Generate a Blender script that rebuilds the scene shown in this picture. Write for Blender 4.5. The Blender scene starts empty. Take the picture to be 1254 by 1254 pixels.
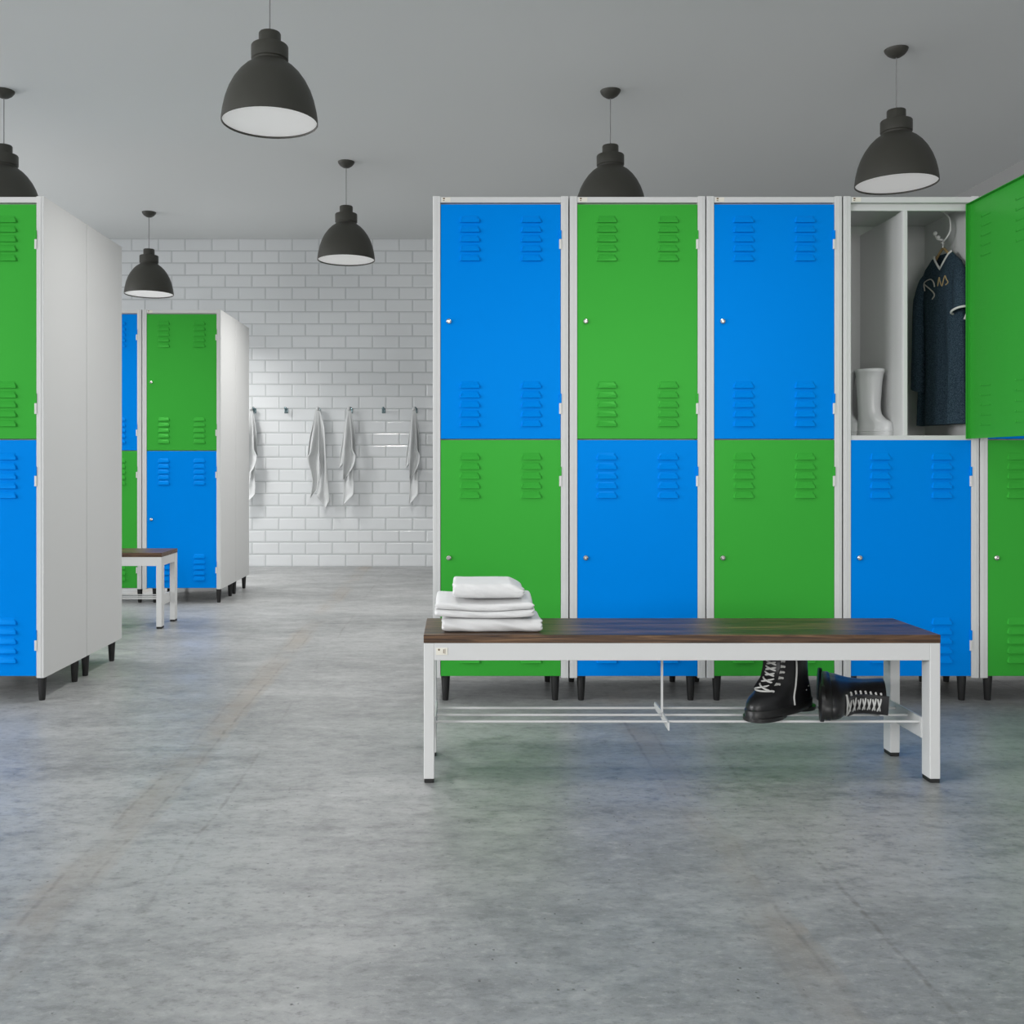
import bpy, bmesh, math, random
from mathutils import Vector, Matrix
R = math.radians
S = bpy.context.scene
COL = S.collection
random.seed(7)

# ------------------------------------------------------------------ camera
EYE = 0.87
cam = bpy.data.cameras.new('camera'); camo = bpy.data.objects.new('camera', cam); COL.objects.link(camo)
camo.location = (0, 0, EYE); camo.rotation_euler = (R(90), 0, 0)
cam.sensor_width = 36; cam.lens = 35
cam.shift_x = 66/1254; cam.shift_y = -56/1254
cam.clip_start = 0.05
S.camera = camo

# ------------------------------------------------------------------ materials
def newmat(name):
    m = bpy.data.materials.new(name); m.use_nodes = True
    nt = m.node_tree; b = nt.nodes['Principled BSDF']
    return m, nt, b
def N(nt, t, **kw):
    n = nt.nodes.new(t)
    for k, v in kw.items():
        if k.startswith('i_'): n.inputs[k[2:].replace('_', ' ')].default_value = v
        else: setattr(n, k, v)
    return n
def simple(name, col, rough=0.5, metal=0.0, spec=0.5, coat=0.0, bump=0.0, bscale=200):
    m, nt, b = newmat(name)
    b.inputs['Base Color'].default_value = (*col, 1)
    b.inputs['Roughness'].default_value = rough
    b.inputs['Metallic'].default_value = metal
    b.inputs['Specular IOR Level'].default_value = spec
    b.inputs['Coat Weight'].default_value = coat
    b.inputs['Coat Roughness'].default_value = 0.12
    # light procedural variation of tone
    tc = N(nt, 'ShaderNodeTexCoord'); nz = N(nt, 'ShaderNodeTexNoise', i_Scale=bscale, i_Detail=3.0)
    nt.links.new(tc.outputs['Object'], nz.inputs['Vector'])
    mr = N(nt, 'ShaderNodeMapRange'); mr.inputs['To Min'].default_value = max(0.02, rough-0.05); mr.inputs['To Max'].default_value = min(1, rough+0.05)
    nt.links.new(nz.outputs['Fac'], mr.inputs['Value']); nt.links.new(mr.outputs['Result'], b.inputs['Roughness'])
    if bump > 0:
        bp = N(nt, 'ShaderNodeBump', i_Strength=bump, i_Distance=0.002)
        nt.links.new(nz.outputs['Fac'], bp.inputs['Height']); nt.links.new(bp.outputs['Normal'], b.inputs['Normal'])
    return m
M = {}
M['grey'] = simple('grey_powder_coat', (0.66, 0.665, 0.66), 0.42, spec=0.3, bump=0.02, bscale=900)
M['inner'] = simple('grey_interior', (0.56, 0.56, 0.53), 0.5)
M['blue'] = simple('blue_powder_coat', (0.0, 0.235, 0.80), 0.28, spec=0.30, bump=0.03, bscale=900)
M['green'] = simple('green_powder_coat', (0.045, 0.38, 0.045), 0.28, spec=0.30, bump=0.03, bscale=900)
for k_, t_ in (('blue', (0.03, 0.42, 1, 1)), ('green', (0.22, 1, 0.2, 1))):
    M[k_].node_tree.nodes['Principled BSDF'].inputs['Specular Tint'].default_value = t_
M['black'] = simple('black_plastic', (0.012, 0.012, 0.012), 0.45)
M['shade'] = simple('olive_black_lamp_enamel', (0.045, 0.044, 0.036), 0.5)
M['cord'] = simple('grey_cord', (0.25, 0.25, 0.25), 0.5)
M['white_metal'] = simple('white_metal', (0.70, 0.70, 0.68), 0.35)
M['chrome'] = simple('chrome', (0.75, 0.73, 0.70), 0.18, metal=1.0)
M['dark'] = simple('dark_slot', (0.01, 0.012, 0.012), 0.6)
M['teal_metal'] = simple('dark_chrome_hook', (0.22, 0.30, 0.32), 0.2, metal=1.0)
M['cloth'] = simple('white_towel_cloth', (0.74, 0.74, 0.74), 0.95, spec=0.1, bump=0.5, bscale=500)
M['hangcloth'] = simple('grey_white_towel_cloth', (0.60, 0.615, 0.62), 0.95, spec=0.1, bump=0.3, bscale=300)
M['rubber'] = simple('white_rubber', (0.60, 0.61, 0.61), 0.3, coat=0.3)
M['leather'] = simple('black_leather', (0.012, 0.012, 0.013), 0.36, bump=0.12, bscale=120)
M['sole'] = simple('black_rubber_sole', (0.014, 0.014, 0.014), 0.42)
M['lace'] = simple('pale_grey_lace', (0.55, 0.55, 0.53), 0.8)
M['trim_white'] = simple('white_knit_trim', (0.62, 0.62, 0.60), 0.85)
M['gold'] = simple('gold_thread', (0.36, 0.27, 0.13), 0.6)
M['silver_thread'] = simple('silver_thread', (0.42, 0.40, 0.36), 0.6)
M['hanger_wood'] = simple('pale_wood', (0.32, 0.22, 0.10), 0.5)
M['sticker'] = simple('cream_sticker', (0.80, 0.77, 0.68), 0.5)
M['ink'] = simple('brown_ink', (0.16, 0.10, 0.05), 0.6)
M['paint'] = simple('ceiling_paint', (0.75, 0.77, 0.77), 0.9, spec=0.1)
M['wallpaint'] = simple('wall_paint', (0.42, 0.42, 0.42), 0.85, spec=0.2)
M['lamp_white'] = simple('white_enamel', (0.75, 0.75, 0.74), 0.5)

def emis(name, col, s):
    m, nt, b = newmat(name)
    b.inputs['Base Color'].default_value = (*col, 1)
    b.inputs['Emission Color'].default_value = (*col, 1)
    b.inputs['Emission Strength'].default_value = s
    return m
M['diffuser'] = emis('lamp_diffuser', (0.80, 0.80, 0.79), 0.30)

def fabric_navy():
    m, nt, b = newmat('dark_blue_melange_knit')
    tc = N(nt, 'ShaderNodeTexCoord'); nz = N(nt, 'ShaderNodeTexNoise', i_Scale=320.0, i_Detail=4.0)
    nt.links.new(tc.outputs['Object'], nz.inputs['Vector'])
    cr = N(nt, 'ShaderNodeValToRGB')
    cr.color_ramp.elements[0].position = 0.35; cr.color_ramp.elements[0].color = (0.010, 0.022, 0.033, 1)
    cr.color_ramp.elements[1].position = 0.75; cr.color_ramp.elements[1].color = (0.055, 0.088, 0.118, 1)
    nt.links.new(nz.outputs['Fac'], cr.inputs['Fac']); nt.links.new(cr.outputs['Color'], b.inputs['Base Color'])
    b.inputs['Roughness'].default_value = 0.9; b.inputs['Specular IOR Level'].default_value = 0.15
    bp = N(nt, 'ShaderNodeBump', i_Strength=0.4, i_Distance=0.002)
    nt.links.new(nz.outputs['Fac'], bp.inputs['Height']); nt.links.new(bp.outputs['Normal'], b.inputs['Normal'])
    return m
M['navy'] = fabric_navy()

def wood():
    m, nt, b = newmat('dark_walnut')
    tc = N(nt, 'ShaderNodeTexCoord')
    mp = N(nt, 'ShaderNodeMapping'); mp.inputs['Scale'].default_value = (2.6, 34, 70)
    nt.links.new(tc.outputs['Object'], mp.inputs['Vector'])
    nz = N(nt, 'ShaderNodeTexNoise', i_Scale=1.6, i_Detail=8.0, i_Roughness=0.62, i_Distortion=0.6)
    nt.links.new(mp.outputs['Vector'], nz.inputs['Vector'])
    cr = N(nt, 'ShaderNodeValToRGB')
    e = cr.color_ramp.elements
    e[0].position = 0.36; e[0].color = (0.018, 0.009, 0.005, 1)
    e[1].position = 0.66; e[1].color = (0.200, 0.110, 0.055, 1)
    x = e.new(0.5); x.color = (0.080, 0.041, 0.020, 1)
    nt.links.new(nz.outputs['Fac'], cr.inputs['Fac'])
    nt.links.new(cr.outputs['Color'], b.inputs['Base Color'])
    b.inputs['Roughness'].default_value = 0.38; b.inputs['Specular IOR Level'].default_value = 0.4
    bp = N(nt, 'ShaderNodeBump', i_Strength=0.25, i_Distance=0.002)
    nt.links.new(nz.outputs['Fac'], bp.inputs['Height']); nt.links.new(bp.outputs['Normal'], b.inputs['Normal'])
    return m
M['wood'] = wood()

def mix(nt, a, b, f, mode='MIX'):
    n = nt.nodes.new('ShaderNodeMix'); n.data_type = 'RGBA'; n.blend_type = mode
    for sock, v in ((6, a), (7, b), (0, f)):
        if hasattr(v, 'is_linked') or hasattr(v, 'links'): nt.links.new(v, n.inputs[sock])
        else: n.inputs[sock].default_value = v
    return n.outputs[2]
def math_(nt, op, a, b=None, c=None):
    n = nt.nodes.new('ShaderNodeMath'); n.operation = op
    for i, v in enumerate((a, b, c)):
        if v is None: continue
        if hasattr(v, 'links'): nt.links.new(v, n.inputs[i])
        else: n.inputs[i].default_value = v
    return n.outputs[0]

def concrete():
    m, nt, b = newmat('worn_concrete')
    tc = N(nt, 'ShaderNodeTexCoord'); P = tc.outputs['Object']
    def noise(sx, sy, detail=6.0, rough=0.6, off=0.0):
        mp = N(nt, 'ShaderNodeMapping'); mp.inputs['Scale'].default_value = (sx, sy, 1); mp.inputs['Location'].default_value = (off, off*1.7, 0)
        nt.links.new(P, mp.inputs['Vector'])
        n = N(nt, 'ShaderNodeTexNoise', i_Scale=1.0, i_Detail=detail, i_Roughness=rough)
        nt.links.new(mp.outputs['Vector'], n.inputs['Vector']); return n.outputs['Fac']
    def ramp(f, p0, p1, c0=0.0, c1=1.0):
        n = N(nt, 'ShaderNodeMapRange'); n.inputs['From Min'].default_value = p0; n.inputs['From Max'].default_value = p1
        n.inputs['To Min'].default_value = c0; n.inputs['To Max'].default_value = c1
        nt.links.new(f, n.inputs['Value']); return n.outputs['Result']
    big = noise(0.55, 0.8, 5, 0.6, 3.1)
    streak = noise(2.4, 5.6, 8, 0.66, 1.3)
    fine = noise(38, 60, 6, 0.75, 5.0)
    med = noise(13, 21, 7, 0.70, 7.7)
    col = mix(nt, (0.255, 0.270, 0.275, 1), (0.41, 0.43, 0.435, 1), ramp(big, 0.36, 0.62))
    col = mix(nt, col, (0.20, 0.215, 0.22, 1), ramp(streak, 0.50, 0.74, 0, 0.6))
    col = mix(nt, col, (0.54, 0.56, 0.56, 1), ramp(streak, 0.47, 0.27, 0, 0.6))
    col = mix(nt, col, (0.17, 0.18, 0.185, 1), ramp(med, 0.51, 0.74, 0, 0.8))
    col = mix(nt, col, (0.52, 0.535, 0.54, 1), ramp(med, 0.47, 0.28, 0, 0.55))
    col = mix(nt, col, (0.12, 0.125, 0.125, 1), ramp(fine, 0.53, 0.71, 0, 0.7))
    col = mix(nt, col, (0.54, 0.55, 0.55, 1), ramp(fine, 0.45, 0.28, 0, 0.6))
    # darker scuffed patches
    patch = noise(1.0, 2.4, 8, 0.72, 8.4)
    col = mix(nt, col, (0.12, 0.13, 0.13, 1), math_(nt, 'MULTIPLY', ramp(patch, 0.54, 0.72, 0, 0.85), ramp(med, 0.38, 0.58, 0.25, 1)))
    # pits
    vo = N(nt, 'ShaderNodeTexVoronoi', i_Scale=30.0); nt.links.new(P, vo.inputs['Vector'])
    pit = math_(nt, 'MULTIPLY', ramp(vo.outputs['Distance'], 0.10, 0.04, 0, 1), ramp(noise(7, 9, 3, 0.5, 2.0), 0.46, 0.54, 0, 1))
    col = mix(nt, col, (0.08, 0.08, 0.08, 1), math_(nt, 'MULTIPLY', pit, 0.8))
    # seams running away from the viewer: brownish strips with hairline cracks
    sep = N(nt, 'ShaderNodeSeparateXYZ'); nt.links.new(P, sep.inputs[0])
    wob = noise(1.5, 2.5, 4, 0.6, 4.4)
    xw = math_(nt, 'ADD', sep.outputs['X'], math_(nt, 'MULTIPLY', math_(nt, 'SUBTRACT', wob, 0.5), 0.05))
    ph = math_(nt, 'FRACT', math_(nt, 'DIVIDE', math_(nt, 'ADD', xw, 0.80+1.4*10-0.06), 1.4))
    xl = math_(nt, 'MULTIPLY', ph, 1.4)                      # 0..1.4, strip centre at -0.06 -> 1.34
    dist = math_(nt, 'ABSOLUTE', math_(nt, 'SUBTRACT', xl, 1.34))
    strip = ramp(math_(nt, 'ADD', dist, math_(nt, 'MULTIPLY', math_(nt, 'SUBTRACT', med, 0.5), 0.12)), 0.075, 0.03, 0, 1)
    brk = ramp(noise(3.0, 1.3, 4, 0.6, 6.6), 0.40, 0.62, 0.0, 1.0)
    col = mix(nt, col, (0.33, 0.29, 0.24, 1), math_(nt, 'MULTIPLY', math_(nt, 'MULTIPLY', strip, brk), 0.6))
    for off in (1.305, 1.375, 0.13):
        dd = math_(nt, 'ABSOLUTE', math_(nt, 'SUBTRACT', xl, off))
        col = mix(nt, col, (0.13, 0.12, 0.11, 1), math_(nt, 'MULTIPLY', math_(nt, 'MULTIPLY', ramp(dd, 0.007, 0.002, 0, 1), math_(nt, 'MULTIPLY', brk, ramp(med, 0.40, 0.55, 0, 1))), 0.55))
    col = mix(nt, col, (0.87, 0.845, 0.835, 1), 1.0, 'MULTIPLY')
    nt.links.new(col, b.inputs['Base Color'])
    rg = ramp(streak, 0.3, 0.75, 0.30, 0.50)
    nt.links.new(rg, b.inputs['Roughness'])
    b.inputs['Specular IOR Level'].default_value = 0.5
    h = math_(nt, 'ADD', math_(nt, 'MULTIPLY', fine, 0.5), math_(nt, 'ADD', math_(nt, 'MULTIPLY', streak, 0.6), math_(nt, 'MULTIPLY', pit, -1.0)))
    bp = N(nt, 'ShaderNodeBump', i_Strength=0.35, i_Distance=0.004)
    nt.links.new(h, bp.inputs['Height']); nt.links.new(bp.outputs['Normal'], b.inputs['Normal'])
    return m
M['concrete'] = concrete()

def tiles():
    m, nt, b = newmat('white_metro_tiles')
    tc = N(nt, 'ShaderNodeTexCoord'); sep = N(nt, 'ShaderNodeSeparateXYZ'); nt.links.new(tc.outputs['Object'], sep.inputs[0])
    cmb = N(nt, 'ShaderNodeCombineXYZ')
    nt.links.new(math_(nt, 'ADD', sep.outputs['X'], 1.669-0.116+0.232*30), cmb.inputs[0])
    nt.links.new(math_(nt, 'ADD', sep.outputs['Z'], 0.1053*20), cmb.inputs[1])
    def brick(mort, smooth):
        n = N(nt, 'ShaderNodeTexBrick'); n.offset = 0.5; n.offset_frequency = 2; n.squash = 1
        n.inputs['Scale'].default_value = 1; n.inputs['Brick Width'].default_value = 0.232; n.inputs['Row Height'].default_value = 0.1053
        n.inputs['Mortar Size'].default_value = mort; n.inputs['Mortar Smooth'].default_value = smooth
        n.inputs['Color1'].default_value = (0.70, 0.725, 0.74, 1); n.inputs['Color2'].default_value = (0.73, 0.75, 0.765, 1); n.inputs['Mortar'].default_value = (0.50, 0.525, 0.535, 1)
        nt.links.new(cmb.outputs[0], n.inputs['Vector']); return n
    b1 = brick(0.0058, 0.35); b2 = brick(0.015, 1.0)
    nt.links.new(b1.outputs['Color'], b.inputs['Base Color'])
    nz = N(nt, 'ShaderNodeTexNoise', i_Scale=16.0, i_Detail=3.0); nt.links.new(tc.outputs['Object'], nz.inputs['Vector'])
    h = math_(nt, 'ADD', math_(nt, 'MULTIPLY', b2.outputs['Fac'], -1.0), math_(nt, 'MULTIPLY', nz.outputs['Fac'], 0.16))
    bp = N(nt, 'ShaderNodeBump', i_Strength=0.5, i_Distance=0.005)
    nt.links.new(h, bp.inputs['Height']); nt.links.new(bp.outputs['Normal'], b.inputs['Normal'])
    mr = N(nt, 'ShaderNodeMapRange'); mr.inputs['To Min'].default_value = 0.09; mr.inputs['To Max'].default_value = 0.7
    nt.links.new(b1.outputs['Fac'], mr.inputs['Value']); nt.links.new(mr.outputs['Result'], b.inputs['Roughness'])
    b.inputs['IOR'].default_value = 1.6
    b.inputs['Coat Weight'].default_value = 0.4; b.inputs['Coat Roughness'].default_value = 0.05
    return m
M['tiles'] = tiles()

# ------------------------------------------------------------------ mesh helpers
class MB:
    """collects shapes and links them as one mesh object"""
    def __init__(s): s.bm = bmesh.new()
    def box(s, x0, x1, y0, y1, z0, z1, bev=0.0, seg=2):
        t = bmesh.new(); bmesh.ops.create_cube(t, size=1)
        for v in t.verts:
            v.co = Vector(((x0+x1)/2+v.co.x*(x1-x0), (y0+y1)/2+v.co.y*(y1-y0), (z0+z1)/2+v.co.z*(z1-z0)))
        if bev > 0: bmesh.ops.bevel(t, geom=list(t.edges), offset=bev, segments=seg, affect='EDGES', profile=0.5)
        s.merge(t); return s
    def merge(s, t):
        mp = {v: s.bm.verts.new(v.co) for v in t.verts}
        for f in t.faces:
            try: s.bm.faces.new([mp[v] for v in f.verts])
            except ValueError: pass
        t.free()
    def loft(s, rings, closed=True, cap0=True, cap1=True):
        vr = [[s.bm.verts.new(p) for p in r] for r in rings]
        n = len(vr[0])
        for a, b in zip(vr, vr[1:]):
            for i in range(n if closed else n-1):
                j = (i+1) % n
                s.bm.faces.new((a[i], a[j], b[j], b[i]))
        if closed and cap0: s.bm.faces.new(list(reversed(vr[0])))
        if closed and cap1: s.bm.faces.new(vr[-1])
        return s
    def lathe(s, prof, cx=0, cy=0, seg=40, cap0=False, cap1=False):
        rings = [[(cx+r*math.cos(2*math.pi*k/seg), cy+r*math.sin(2*math.pi*k/seg), z) for k in range(seg)] for r, z in prof]
        return s.loft(rings, True, cap0, cap1)
    def tube(s, pts, r, seg=8, smooth=0):
        pts = [Vector(p) for p in pts]
        if smooth: pts = catmull(pts, smooth)
        up = None; rings = []
        for i, p in enumerate(pts):
            a = pts[max(0, i-1)]; b = pts[min(len(pts)-1, i+1)]
            t = (b-a).normalized()
            if up is None:
                up = t.orthogonal().normalized()
            up = (up - t*up.dot(t))
            if up.length < 1e-6: up = t.orthogonal()
            up.normalize(); sd = t.cross(up)
            rr = r(i/(len(pts)-1)) if callable(r) else r
            rings.append([p+up*math.cos(2*math.pi*k/seg)*rr+sd*math.sin(2*math.pi*k/seg)*rr for k in range(seg)])
        return s.loft(rings)
    def ball(s, c, r, sx=1, sy=1, sz=1, u=16, v=10):
        t = bmesh.new(); bmesh.ops.create_uvsphere(t, u_segments=u, v_segments=v, radius=r)
        for q in t.verts: q.co = Vector((q.co.x*sx, q.co.y*sy, q.co.z*sz))+Vector(c)
        s.merge(t); return s
    def poly(s, pts):
        s.bm.faces.new([s.bm.verts.new(p) for p in pts]); return s
    def prism(s, pts, vec):
        a = [Vector(p) for p in pts]; b = [p+Vector(vec) for p in a]
        return s.loft([a, b])
    def build(s, name, mat, parent=None, smooth=False, loc=None, angle=40, recalc=True):
        if recalc: bmesh.ops.recalc_face_normals(s.bm, faces=s.bm.faces)
        me = bpy.data.meshes.new(name); s.bm.to_mesh(me); s.bm.free()
        me.materials.append(mat if not isinstance(mat, str) else M[mat])
        if smooth:
            for p in me.polygons: p.use_smooth = True
            try: me.set_sharp_from_angle(angle=R(angle))
            except Exception: pass
        o = bpy.data.objects.new(name, me); COL.objects.link(o)
        if parent: o.parent = parent
        if loc: o.location = loc
        return o
def catmull(p, n):
    out = []
    for i in range(len(p)-1):
        p0 = p[max(0, i-1)]; p1 = p[i]; p2 = p[i+1]; p3 = p[min(len(p)-1, i+2)]
        for k in range(n):
            t = k/n
            out.append(0.5*((2*p1)+(p2-p0)*t+(2*p0-5*p1+4*p2-p3)*t*t+(3*p1-p0-3*p2+p3)*t**3))
    out.append(p[-1]); return out
def lerp_table(tab, x):
    if x <= tab[0][0]: return tab[0][1]
    for (a, va), (b, vb) in zip(tab, tab[1:]):
        if x <= b:
            t = (x-a)/(b-a); t = t*t*(3-2*t)*0.5+t*0.5
            return va+(vb-va)*t
    return tab[-1][1]
def thing(name, loc, label, cat, group=None, rz=0):
    o = bpy.data.objects.new(name, None); o.empty_display_size = 0.1; COL.objects.link(o)
    o.location = loc; o.rotation_euler = (0, 0, rz)
    return tag(o, label, cat, group)
def tag(o, label, cat, group=None):
    o['label'] = label; o['category'] = cat
    if group: o['group'] = group
    return o
def copy_tree(o, parent=None):
    c = o.copy(); COL.objects.link(c)
    if parent is not None: c.parent = parent
    for ch in list(o.children): copy_tree(ch, c)
    return c
def struct(o): o['kind'] = 'structure'; return o

# ------------------------------------------------------------------ the room
H = 2.842; YB = 8.63; XR = 3.635; XL = -5.2; YF = -4.2
struct(MB().box(XL-.15, XR+.15, YF-.15, YB+.15, -0.1, 0).build('floor', 'concrete'))
struct(MB().box(XL-.15, XR+.15, YF-.15, YB+.15, H, H+0.1).build('ceiling', 'paint'))
struct(MB().box(XL-.15, XR+.15, YB, YB+0.15, 0, H).build('wall_back', 'tiles'))
struct(MB().box(XR, XR+0.15, YF, YB, 0, H).build('wall_right', 'wallpaint'))
def wall_with_openings(axis, c0, c1, a0, a1, ops, name):
    """ops: list of (start, end, z0, z1) openings along the wall"""
    m = MB(); pos = a0
    def put(s, e, z0, z1):
        if e-s < 1e-4 or z1-z0 < 1e-4: return
        if axis == 'y': m.box(c0, c1, s, e, z0, z1)
        else: m.box(s, e, c0, c1, z0, z1)
    for s, e, z0, z1 in ops:
        put(pos, s, 0, H); put(s, e, 0, z0); put(s, e, z1, H); pos = e
    put(pos, a1, 0, H)
    return struct(m.build(name, 'wallpaint'))
LOPS = [(-2.6, 0.2, 0.9, 2.6), (1.0, 3.4, 0.9, 2.6), (4.7, 7.6, 0.9, 2.6)]
FOPS = [(-0.40, 1.45, 0.5, 2.65), (1.65, 3.50, 0.5, 2.65)]  # front windows behind the camera, added as openings for soft fill light
wall_with_openings('y', XL-.15, XL, YF, YB, LOPS, 'wall_left')
wall_with_openings('x', YF-.15, YF, XL, XR, FOPS, 'wall_front')
k = 0
for axis, ops in (('y', LOPS), ('x', FOPS)):
    for s, e, z0, z1 in ops:
        k += 1; m = MB()
        def bar(a, b, q0, q1):
            if axis == 'y': m.box(XL-.11, XL-.05, a, b, q0, q1)
            else: m.box(a, b, YF-.11, YF-.05, q0, q1)
        bar(s, e, z0, z0+.06); bar(s, e, z1-.06, z1); bar(s, s+.06, z0+.06, z1-.06); bar(e-.06, e, z0+.06, z1-.06)
        bar((s+e)/2-.03, (s+e)/2+.03, z0+.06, z1-.06)
        struct(m.build('unseen_window_%d' % k, 'white_metal'))

# ------------------------------------------------------------------ lockers
W = 0.4995; HW = W/2; D = 0.42; ZB = 0.0893; ZT = 1.866; ST = 0.0275; SC = 332.0
SHELF0, SHELF1 = 0.9665, 0.9835
def carcass_mesh(open_unit=False):
    m = MB()
    for sx in (-1, 1):
        a, b = sorted((sx*HW, sx*(HW-0.006)))
        m.box(a, b, 0.004, D, ZB, ZT-.001)                       # side sheet
        a, b = sorted((sx*HW, sx*(HW-ST)))
        m.box(a, b, -0.002, 0.022, ZB, ZT, 0.0012, 1)            # front stile
        a, b = sorted((sx*(HW-0.010), sx*(HW-0.0125)))
        m.box(a, b, -0.0032, 0.0, ZB, ZT-.0015)                   # pressed rib on the stile
    m.box(-HW+ST, HW-ST, 0.0, 0.022, 1.8425, 1.8635, 0.001, 1)   # top rail
    m.box(-HW+ST, HW-ST, 0.012, 0.026, 1.8155, 1.8310)           # inner return below it
    m.box(-HW+ST, HW-ST, 0.021, 0.026, 1.8310, 1.8430)
    m.box(-HW+.004, HW-.004, 0.02, D, ZT-0.012, ZT-.002)         # top sheet
    m.box(-HW+.004, HW-.004, 0.024, D, ZB+.002, ZB+0.014)        # bottom sheet
    m.box(-HW+.004, HW-.004, D-0.008, D, ZB, ZT-.002)            # back sheet
    m.box(-HW+ST, HW-ST, 0.003 if open_unit else 0.024, D, SHELF0, SHELF1)
    return m
def leg_mesh(x, y):
    m = MB(); m.lathe([(0.0105, 0.0), (0.0115, 0.003), (0.0165, ZB-.003), (0.0165, ZB+.002)], x, y, 20, True, True); return m
LV_ROWS_U = [272.9, 284.5, 296.2, 307.9, 319.8]
LX = [(-0.1115-.0), (0.1115+.0)]
LX = [((576.0-613.45)/SC), ((651.1-613.45)/SC)]
def zpx(y): return EYE+(571-y)/SC
def louver(m, cx, zb, s=1):
    """pressed hood: opens downward, slanted ends"""
    w0, w1, h, p = 0.0385, 0.0305, 0.0255, 0.0085
    def P(x, y, z): return (cx+x, y, zb+z)
    b = [P(-w0, 0, .002), P(w0, 0, .002), P(w0-.001, 0, .010), P(w1, 0, h), P(-w1, 0, h), P(-w0+.001, 0, .010)]
    f = [P(-w0+.0035, -p, 0), P(w0-.0035, -p, 0), P(w0-.0050, -p*.8, .010), P(w1-.005, -p*.32, h-.005), P(-w1+.005, -p*.32, h-.005), P(-w0+.0050, -p*.8, .010)]
    bv = [m.bm.verts.new(q) for q in b]; fv = [m.bm.verts.new(q) for q in f]
    for i in range(6):
        j = (i+1) % 6; m.bm.faces.new((bv[i], bv[j], fv[j], fv[i]))
    m.bm.faces.new(list(reversed(fv)))
XH = HW-ST-0.001                     # hinge line
def door_mesh(z0, z1, upper):
    """origin on the hinge line; the leaf runs towards -x; pan with folded lips"""
    m = MB(); wd = 2*XH; t = 0.020
    m.box(-wd, 0, 0.0, 0.0034, z0, z1, .0014, 2)
    lp = 0.014
    m.box(-0.0016, 0, 0.0016, t, z0, z1); m.box(-wd, -wd+.0016, 0.0016, t, z0, z1)
    m.box(-wd+.0016, -.0016, 0.0016, t, z1-.0016, z1); m.box(-wd+.0016, -.0016, 0.0016, t, z0, z0+.0016)
    # returned lips at the inner side
    m.box(-lp*.35, -.0016, t-.0016, t, z0+.0016, z1-.0016); m.box(-wd+.0016, -wd+lp*.35, t-.0016, t, z0+.0016, z1-.0016)
    for cx in LX:
        for k in range(5):
            zt = zpx(272.9+11.75*k) if upper else zpx(562.9+11.75*k)
            zb = zpx(475.4+11.75*k) if upper else zpx(764.6+11.75*k)
            for z in (zt, zb):
                louver(m, cx-XH, z)
                # inside: pressed edge of the same slot
                m.box(cx-XH-.034, cx-XH+.034, 0.0032, 0.0056, z+.001, z+.0032)
                m.box(cx-XH+.0300, cx-XH+.0345, 0.0032, 0.0064, z+.003, z+.009, .001, 1)
    return m
def lock_obj(z, parent):
    m = MB(); c = (549.9-613.45)/SC-XH
    r = [(0.0, -.0005), (0.0105, -.0005), (0.0105, -.004), (0.0085, -.0085), (0.004, -.010), (0.0035, -.0075), (0.0001, -.0075)]
    seg = 20
    m.loft([[(c+rr*math.cos(2*math.pi*q/seg), yy, z+rr*math.sin(2*math.pi*q/seg)) for q in range(seg)] for rr, yy in r[1:]], True, True, True)
    return m.build('lock', 'chrome', parent, True)
def hinge_obj(z0, z1, parent, col):
    m = MB(); zm = z0
    m.box(-.0055, .0030, -.0050, .0010, z0, z1, .0008, 1)
    o = m.build('hinge', 'white_metal', parent)
    return o
def hinge_knuckle(m, z0, z1):
    m.box(-.0045, .0030, -.0050, .0014, z0, z1, .0008, 1)
def make_door(col, upper, parent):
    z0, z1 = (0.9712, 1.8360) if upper else (0.0962, 0.9667)
    m = door_mesh(z0, z1, upper)
    ys = ((282.3, 293, 305.2), (482, 493.6, 507)) if upper else ((571.5, 582.6, 595.5), (771.7, 783.8, 796.7))
    for a, b, c in ys: hinge_knuckle(m, zpx(b), zpx(a))
    d = m.build('door', col, parent, loc=(XH, 0, 0))
    d.name = 'door'
    lock_obj(zpx(393.7) if upper else zpx(683), d)
    for a, b, c in ys: hinge_obj(zpx(c), zpx(b)-.0005, d, col)
    return d
def make_badge(parent):
    m = MB(); x0, x1 = (541.5-613.45)/SC, (552-613.45)/SC
    m.box(x0, x1, -.0012, .0006, zpx(247.2), zpx(241.8), .0003, 1)
    b = m.build('badge', 'sticker', parent); b['label'] = 'small cream sticker with a brown mark'
    k = MB(); k.box(x0+.004, x0+.011, -.0017, -.0010, zpx(244.2), zpx(242.4)); k.box(x0+.004, x0+.010, -.0017, -.0010, zpx(246.2), zpx(245.4))
    k.build('badge_print', 'ink', b)
CM = {}
def add_carcass(t, open_unit=False):
    key = open_unit
    if key not in CM:
        o = carcass_mesh(open_unit).build('carcass', 'grey', t); CM[key] = o.data
    else:
        o = bpy.data.objects.new('carcass', CM[key]); COL.objects.link(o); o.parent = t
    return o
LG = {}
def add_legs(t, shift=0.0):
    for sx in (-1, 1):
        for y in (0.036, 0.350):
            key = (sx, y, shift)
            if key not in LG:
                o = leg_mesh(sx*(HW-.046)+shift, y).build('leg', 'black', t, True); LG[key] = o.data
            else:
                o = bpy.data.objects.new('leg', LG[key]); COL.objects.link(o); o.parent = t
DOORS = {}
def add_door(t, col, upper):
    key = (col, upper)
    if key not in DOORS:
        DOORS[key] = make_door(col, upper, t); return DOORS[key]
    return copy_tree(DOORS[key], t)
BADGE = []
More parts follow.
